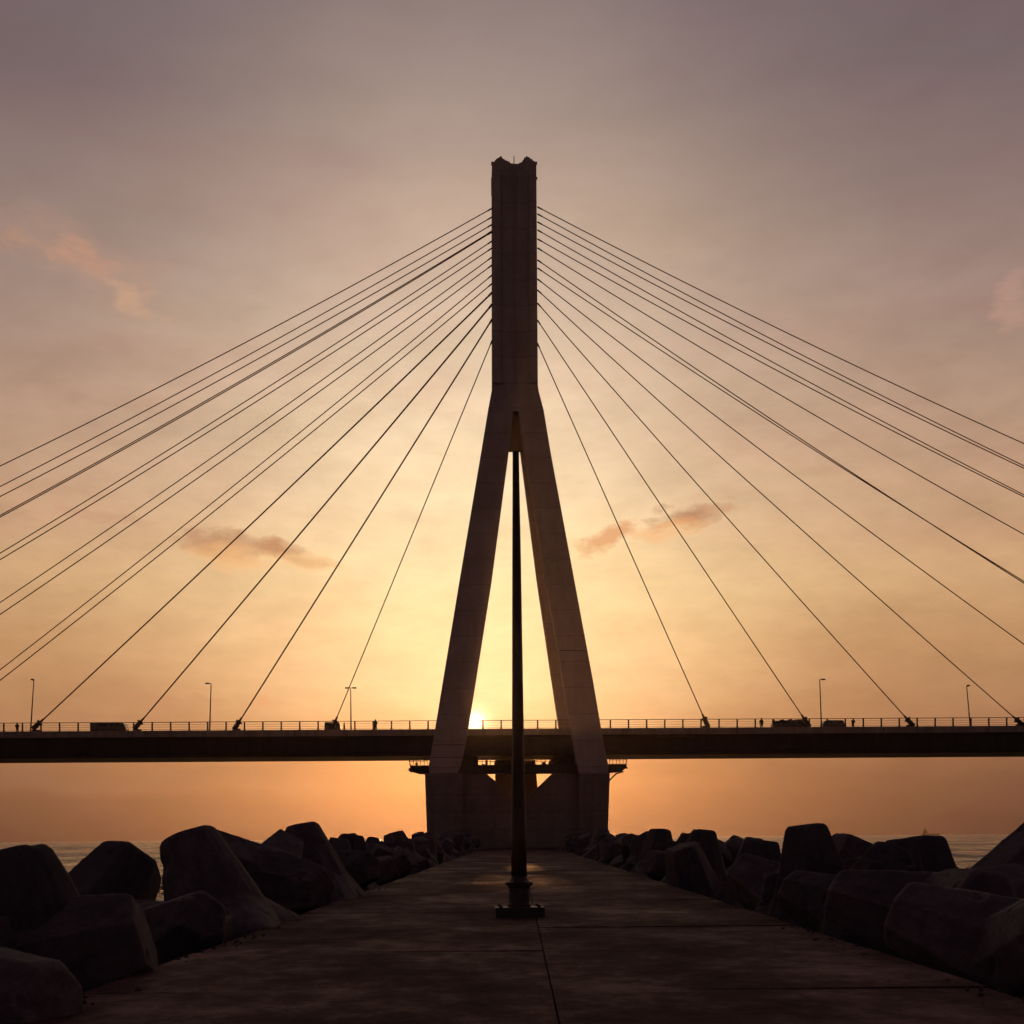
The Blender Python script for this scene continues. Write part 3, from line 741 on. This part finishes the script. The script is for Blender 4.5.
# slow warping so that the bands are not ruled lines
nzv = g.n('ShaderNodeCombineXYZ'); g.l(g.m('MULTIPLY', az, 1.0), nzv.inputs[0]); g.l(g.m('MULTIPLY', el, 3.2), nzv.inputs[1])
n1 = g.n('ShaderNodeTexNoise', i_Scale=3.2, i_Detail=6, i_Roughness=.55); g.l(nzv.outputs[0], n1.inputs['Vector'])
wob = g.m('MULTIPLY', g.m('SUBTRACT', n1.outputs[0], .5), .055)
elw = g.m('ADD', el, wob)
def ep(py): return max(0.0, math.atan((HY-py)/F)/.6)
def st(lst): return sorted([(ep(y), lin(c)) for y, c in lst])
top = [(-140, (98, 86, 92))]
cen = st([(0, (138, 121, 119)), (100, (163, 142, 133)), (180, (183, 158, 142)), (300, (209, 183, 160)), (400, (232, 206, 173)), (500, (243, 216, 176)), (600, (243, 216, 163)), (690, (238, 201, 150)), (760, (200, 136, 86)), (800, (116, 66, 38)), (836, (80, 42, 28))])
edg = st([(0, (111, 96, 100)), (100, (113, 97, 99)), (200, (133, 113, 109)), (300, (151, 127, 118)), (400, (166, 136, 118)), (500, (184, 147, 118)), (580, (196, 155, 115)), (660, (180, 134, 95)), (740, (144, 98, 72)), (790, (94, 60, 50)), (836, (76, 46, 40))])
fac = g.m('DIVIDE', elw, .6, clamp=True)
cc = g.ramp(fac, cen); ce = g.ramp(fac, edg)
# width of the bright column narrows toward the horizon
sig = g.m('MINIMUM', g.m('ADD', .076, g.m('MULTIPLY', fac, .30)), .158)
ratio = g.m('DIVIDE', az, sig)
wgt = g.m('POWER', 2.718, g.m('MULTIPLY', g.m('MULTIPLY', ratio, ratio), -.75))
col = g.mix(wgt, ce, cc)
# tint drift: dusty rose and straw
n2 = g.n('ShaderNodeTexNoise', i_Scale=2.2, i_Detail=5, i_Roughness=.6); g.l(nzv.outputs[0], n2.inputs['Vector'])
tint = g.ramp(n2.outputs[0], [(.35, (1.0, .93, .95, 1)), (.5, (1, 1, 1, 1)), (.65, (1.0, .99, .94, 1))])
col = g.mix(1.0, col, tint, 'MULTIPLY')
n3v = g.n('ShaderNodeCombineXYZ'); g.l(g.m('MULTIPLY', az, 4.5), n3v.inputs[0]); g.l(g.m('MULTIPLY', el, 13), n3v.inputs[1])
n6v = g.n('ShaderNodeCombineXYZ'); g.l(g.m('MULTIPLY', az, 1.0), n6v.inputs[0]); g.l(g.m('MULTIPLY', el, 2.2), n6v.inputs[1])
n6 = g.n('ShaderNodeTexNoise', i_Scale=26, i_Detail=7, i_Roughness=.62); g.l(n6v.outputs[0], n6.inputs['Vector'])
n3 = g.n('ShaderNodeTexNoise', i_Scale=2.0, i_Detail=7, i_Roughness=.6); g.l(n3v.outputs[0], n3.inputs['Vector'])
brt = g.ramp(n3.outputs[0], [(.3, (.90, .89, .89, 1)), (.5, (1, 1, 1, 1)), (.68, (1.08, 1.09, 1.10, 1))])
low = g.m('SUBTRACT', 1.0, g.m('MULTIPLY', g.m('SUBTRACT', fac, .45), 3.5, clamp=True))
col = g.mix(g.m('ADD', .35, g.m('MULTIPLY', low, .65)), col, brt, 'MULTIPLY')
mot = g.ramp(n6.outputs[0], [(.38, (.955, .945, .945, 1)), (.5, (1, 1, 1, 1)), (.66, (1.05, 1.055, 1.06, 1))])
col = g.mix(g.m('ADD', .25, g.m('MULTIPLY', low, .75)), col, mot, 'MULTIPLY')
# clouds: (px, py, half width, half height, tilt, strength, colour)
n4v = g.n('ShaderNodeCombineXYZ'); g.l(g.m('MULTIPLY', az, 1.0), n4v.inputs[0]); g.l(g.m('MULTIPLY', el, 2.0), n4v.inputs[1])
n4 = g.n('ShaderNodeTexNoise', i_Scale=30, i_Detail=9, i_Roughness=.66); g.l(n4v.outputs[0], n4.inputs['Vector'])
wn = g.n('ShaderNodeTexNoise', i_Scale=22, i_Detail=5, i_Roughness=.6); g.l(n4v.outputs[0], wn.inputs['Vector'])
wsep = g.n('ShaderNodeSeparateColor'); g.l(wn.outputs['Color'], wsep.inputs[0])
azw = g.m('ADD', az, g.m('MULTIPLY', g.m('SUBTRACT', wsep.outputs[0], .5), .06)); elc = g.m('ADD', el, g.m('MULTIPLY', g.m('SUBTRACT', wsep.outputs[1], .5), .028))
n5 = g.n('ShaderNodeTexNoise', i_Scale=15, i_Detail=9, i_Roughness=.66); g.l(n4v.outputs[0], n5.inputs['Vector'])
def cloud(col, px, py, hw, hh, tilt, s, c, soft=.5, nse=None):
    r = ray(px, py); a0 = math.atan2(r.x, r.y)-SAZ; e0 = math.atan2(r.z, math.hypot(r.x, r.y))
    da = g.m('SUBTRACT', azw, a0); de = g.m('SUBTRACT', elc, e0)
    ct, s_ = math.cos(R(tilt)), math.sin(R(tilt))
    p = g.m('DIVIDE', g.m('ADD', g.m('MULTIPLY', da, ct), g.m('MULTIPLY', de, s_)), hw/F)
    q = g.m('DIVIDE', g.m('SUBTRACT', g.m('MULTIPLY', de, ct), g.m('MULTIPLY', da, s_)), hh/F)
    d2 = g.m('ADD', g.m('MULTIPLY', p, p), g.m('MULTIPLY', q, q))
    base = g.m('SUBTRACT', 1.0, d2)
    v = g.m('ADD', g.m('ADD', base, .30), g.m('MULTIPLY', g.m('SUBTRACT', (nse or n4).outputs[0], .5), 5.5))
    f_ = g.m('MULTIPLY', g.m('SMOOTH_MIN', g.m('DIVIDE', v, 1.5 if hw < 45 else 2.0, clamp=True), 1.0, .3), min(1.0, s*1.25), clamp=True)
    f_ = g.m('MULTIPLY', f_, g.m('GREATER_THAN', Y, 0))
    return g.mix(f_, col, lin(c))
CL = [(222, 544, 46, 12, -8, 1.0, (160, 108, 82)), (234, 556, 42, 11, -12, .42, (238, 178, 118)), (290, 552, 36, 11, -16, .9, (172, 120, 90)), (300, 562, 36, 9, -8, .32, (242, 188, 126)), (322, 556, 20, 6, 0, .35, (246, 200, 140)),
      (690, 515, 40, 12, 8, 1.0, (160, 110, 86)), (664, 530, 42, 11, 12, .5, (232, 166, 108)), (606, 538, 26, 13, 20, .7, (206, 142, 98)), (715, 510, 26, 7, -5, .5, (206, 156, 118)),
      (20, 236, 30, 8, 2, .5, (178, 136, 110)), (78, 256, 34, 13, -22, .6, (190, 140, 114)), (90, 265, 95, 30, -22, .35, (188, 146, 124)), (135, 298, 32, 11, -25, .45, (204, 160, 128)), (110, 516, 36, 8, -4, .5, (186, 140, 112)), (30, 505, 60, 14, -10, .3, (206, 160, 128)),
      (165, 699, 48, 7, 0, .8, (168, 118, 90)), (112, 716, 44, 7, 0, .8, (156, 108, 84)), (262, 702, 20, 6, -10, .7, (196, 138, 98)), (8, 712, 40, 8, 0, .4, (160, 112, 88)),
      (190, 780, 110, 11, 3, .5, (110, 74, 62)), (1012, 302, 30, 16, 30, .4, (196, 150, 132)), (60, 780, 90, 14, 3, .35, (124, 90, 76))]
for i, c in enumerate(CL): col = cloud(col, *c, nse=(n5 if c[2] > 34 else n4))
# the sun's glow and disc
sd = g.n('ShaderNodeVectorMath', operation='DOT_PRODUCT'); g.l(tc.outputs['Generated'], sd.inputs[0]); sd.inputs[1].default_value = SP
ang = g.m('ARCCOSINE', g.m('MINIMUM', sd.outputs['Value'], 1.0))
def glow(s, k): return g.m('MULTIPLY', g.m('POWER', 2.718, g.m('DIVIDE', ang, -k)), s)
gl1 = g.mix(1.0, (1.0, .74, .42, 1), glow(.30, .014), 'MULTIPLY')
gl2 = g.mix(1.0, (1.0, .55, .22, 1), glow(.02, .09), 'MULTIPLY')
gl3 = g.mix(1.0, (1.0, .85, .5, 1), glow(9.0, .0027), 'MULTIPLY')
for q in (gl1, gl2, gl3): col = g.mix(1.0, col, q, 'ADD')
# away from the sunset the sky is a dim mauve
front = g.m('SUBTRACT', 1.0, g.m('MULTIPLY', g.m('SUBTRACT', g.m('ABSOLUTE', az), .45), 1.1, clamp=True))
back = g.ramp(g.m('DIVIDE', el, 1.57, clamp=True), [(0, (.122, .074, .070, 1)), (.22, (.082, .052, .058, 1)), (.5, (.034, .022, .034, 1)), (1, (.024, .016, .026, 1))])
col = g.mix(g.m('MULTIPLY', front, g.m('SUBTRACT', 1.0, g.m('DIVIDE', g.m('SUBTRACT', el, .62), .5, clamp=True))), back, col)
nish = g.n('ShaderNodeTexSky', sky_type='NISHITA', sun_disc=False, sun_elevation=SEL, sun_rotation=SAZ, dust_density=4.0)
sk = g.mix(1.0, nish.outputs[0], (.004, .004, .004, 1), 'MULTIPLY')
col = g.mix(1.0, col, sk, 'ADD')
g.l(col, bg.inputs['Color']); bg.inputs['Strength'].default_value = 1.0
w.cycles.sampling_method = 'MANUAL'; w.cycles.sample_map_resolution = 2048

sl = bpy.data.lights.new('sun', 'SUN'); sl.energy = 2.9; sl.angle = R(.53); sl.color = (1.0, .42, .15)
so = bpy.data.objects.new('sun', sl); C.objects.link(so); so.rotation_euler = (-SP).to_track_quat('-Z', 'Y').to_euler()

if True:
    bm = bmesh.new(); box(bm, -3060, 3060, -3060, 3060, -6.2, 112)
    hz = bpy.data.materials.new('haze'); hz.use_nodes = True; g = NT(hz.node_tree)
    out = g.n('ShaderNodeOutputMaterial'); pv = g.n('ShaderNodeVolumePrincipled')
    pv.inputs['Color'].default_value = (1, .92, .82, 1); pv.inputs['Density'].default_value = 2.2e-5; pv.inputs['Anisotropy'].default_value = .85
    g.l(pv.outputs[0], out.inputs['Volume'])
    tag(obj('haze', bm, hz), kind='stuff')

# ================================================================ camera
cd = bpy.data.cameras.new('camera'); co = bpy.data.objects.new('camera', cd); C.objects.link(co)
cd.sensor_width = 36; cd.lens = F/1024*36; cd.shift_y = (HY-512)/1024; cd.clip_end = 40000; cd.clip_start = .1
co.matrix_world = Matrix.Translation((0, 0, CAMH)) @ Matrix.Rotation(R(90), 4, 'X') @ Matrix.Rotation(-ROLL, 4, 'Z')
S = bpy.context.scene; S.camera = co
S.view_settings.view_transform = 'Standard'; S.view_settings.look = 'None'; S.view_settings.exposure = 0; S.view_settings.gamma = 1
S.cycles.max_bounces = 4; S.cycles.volume_bounces = 0
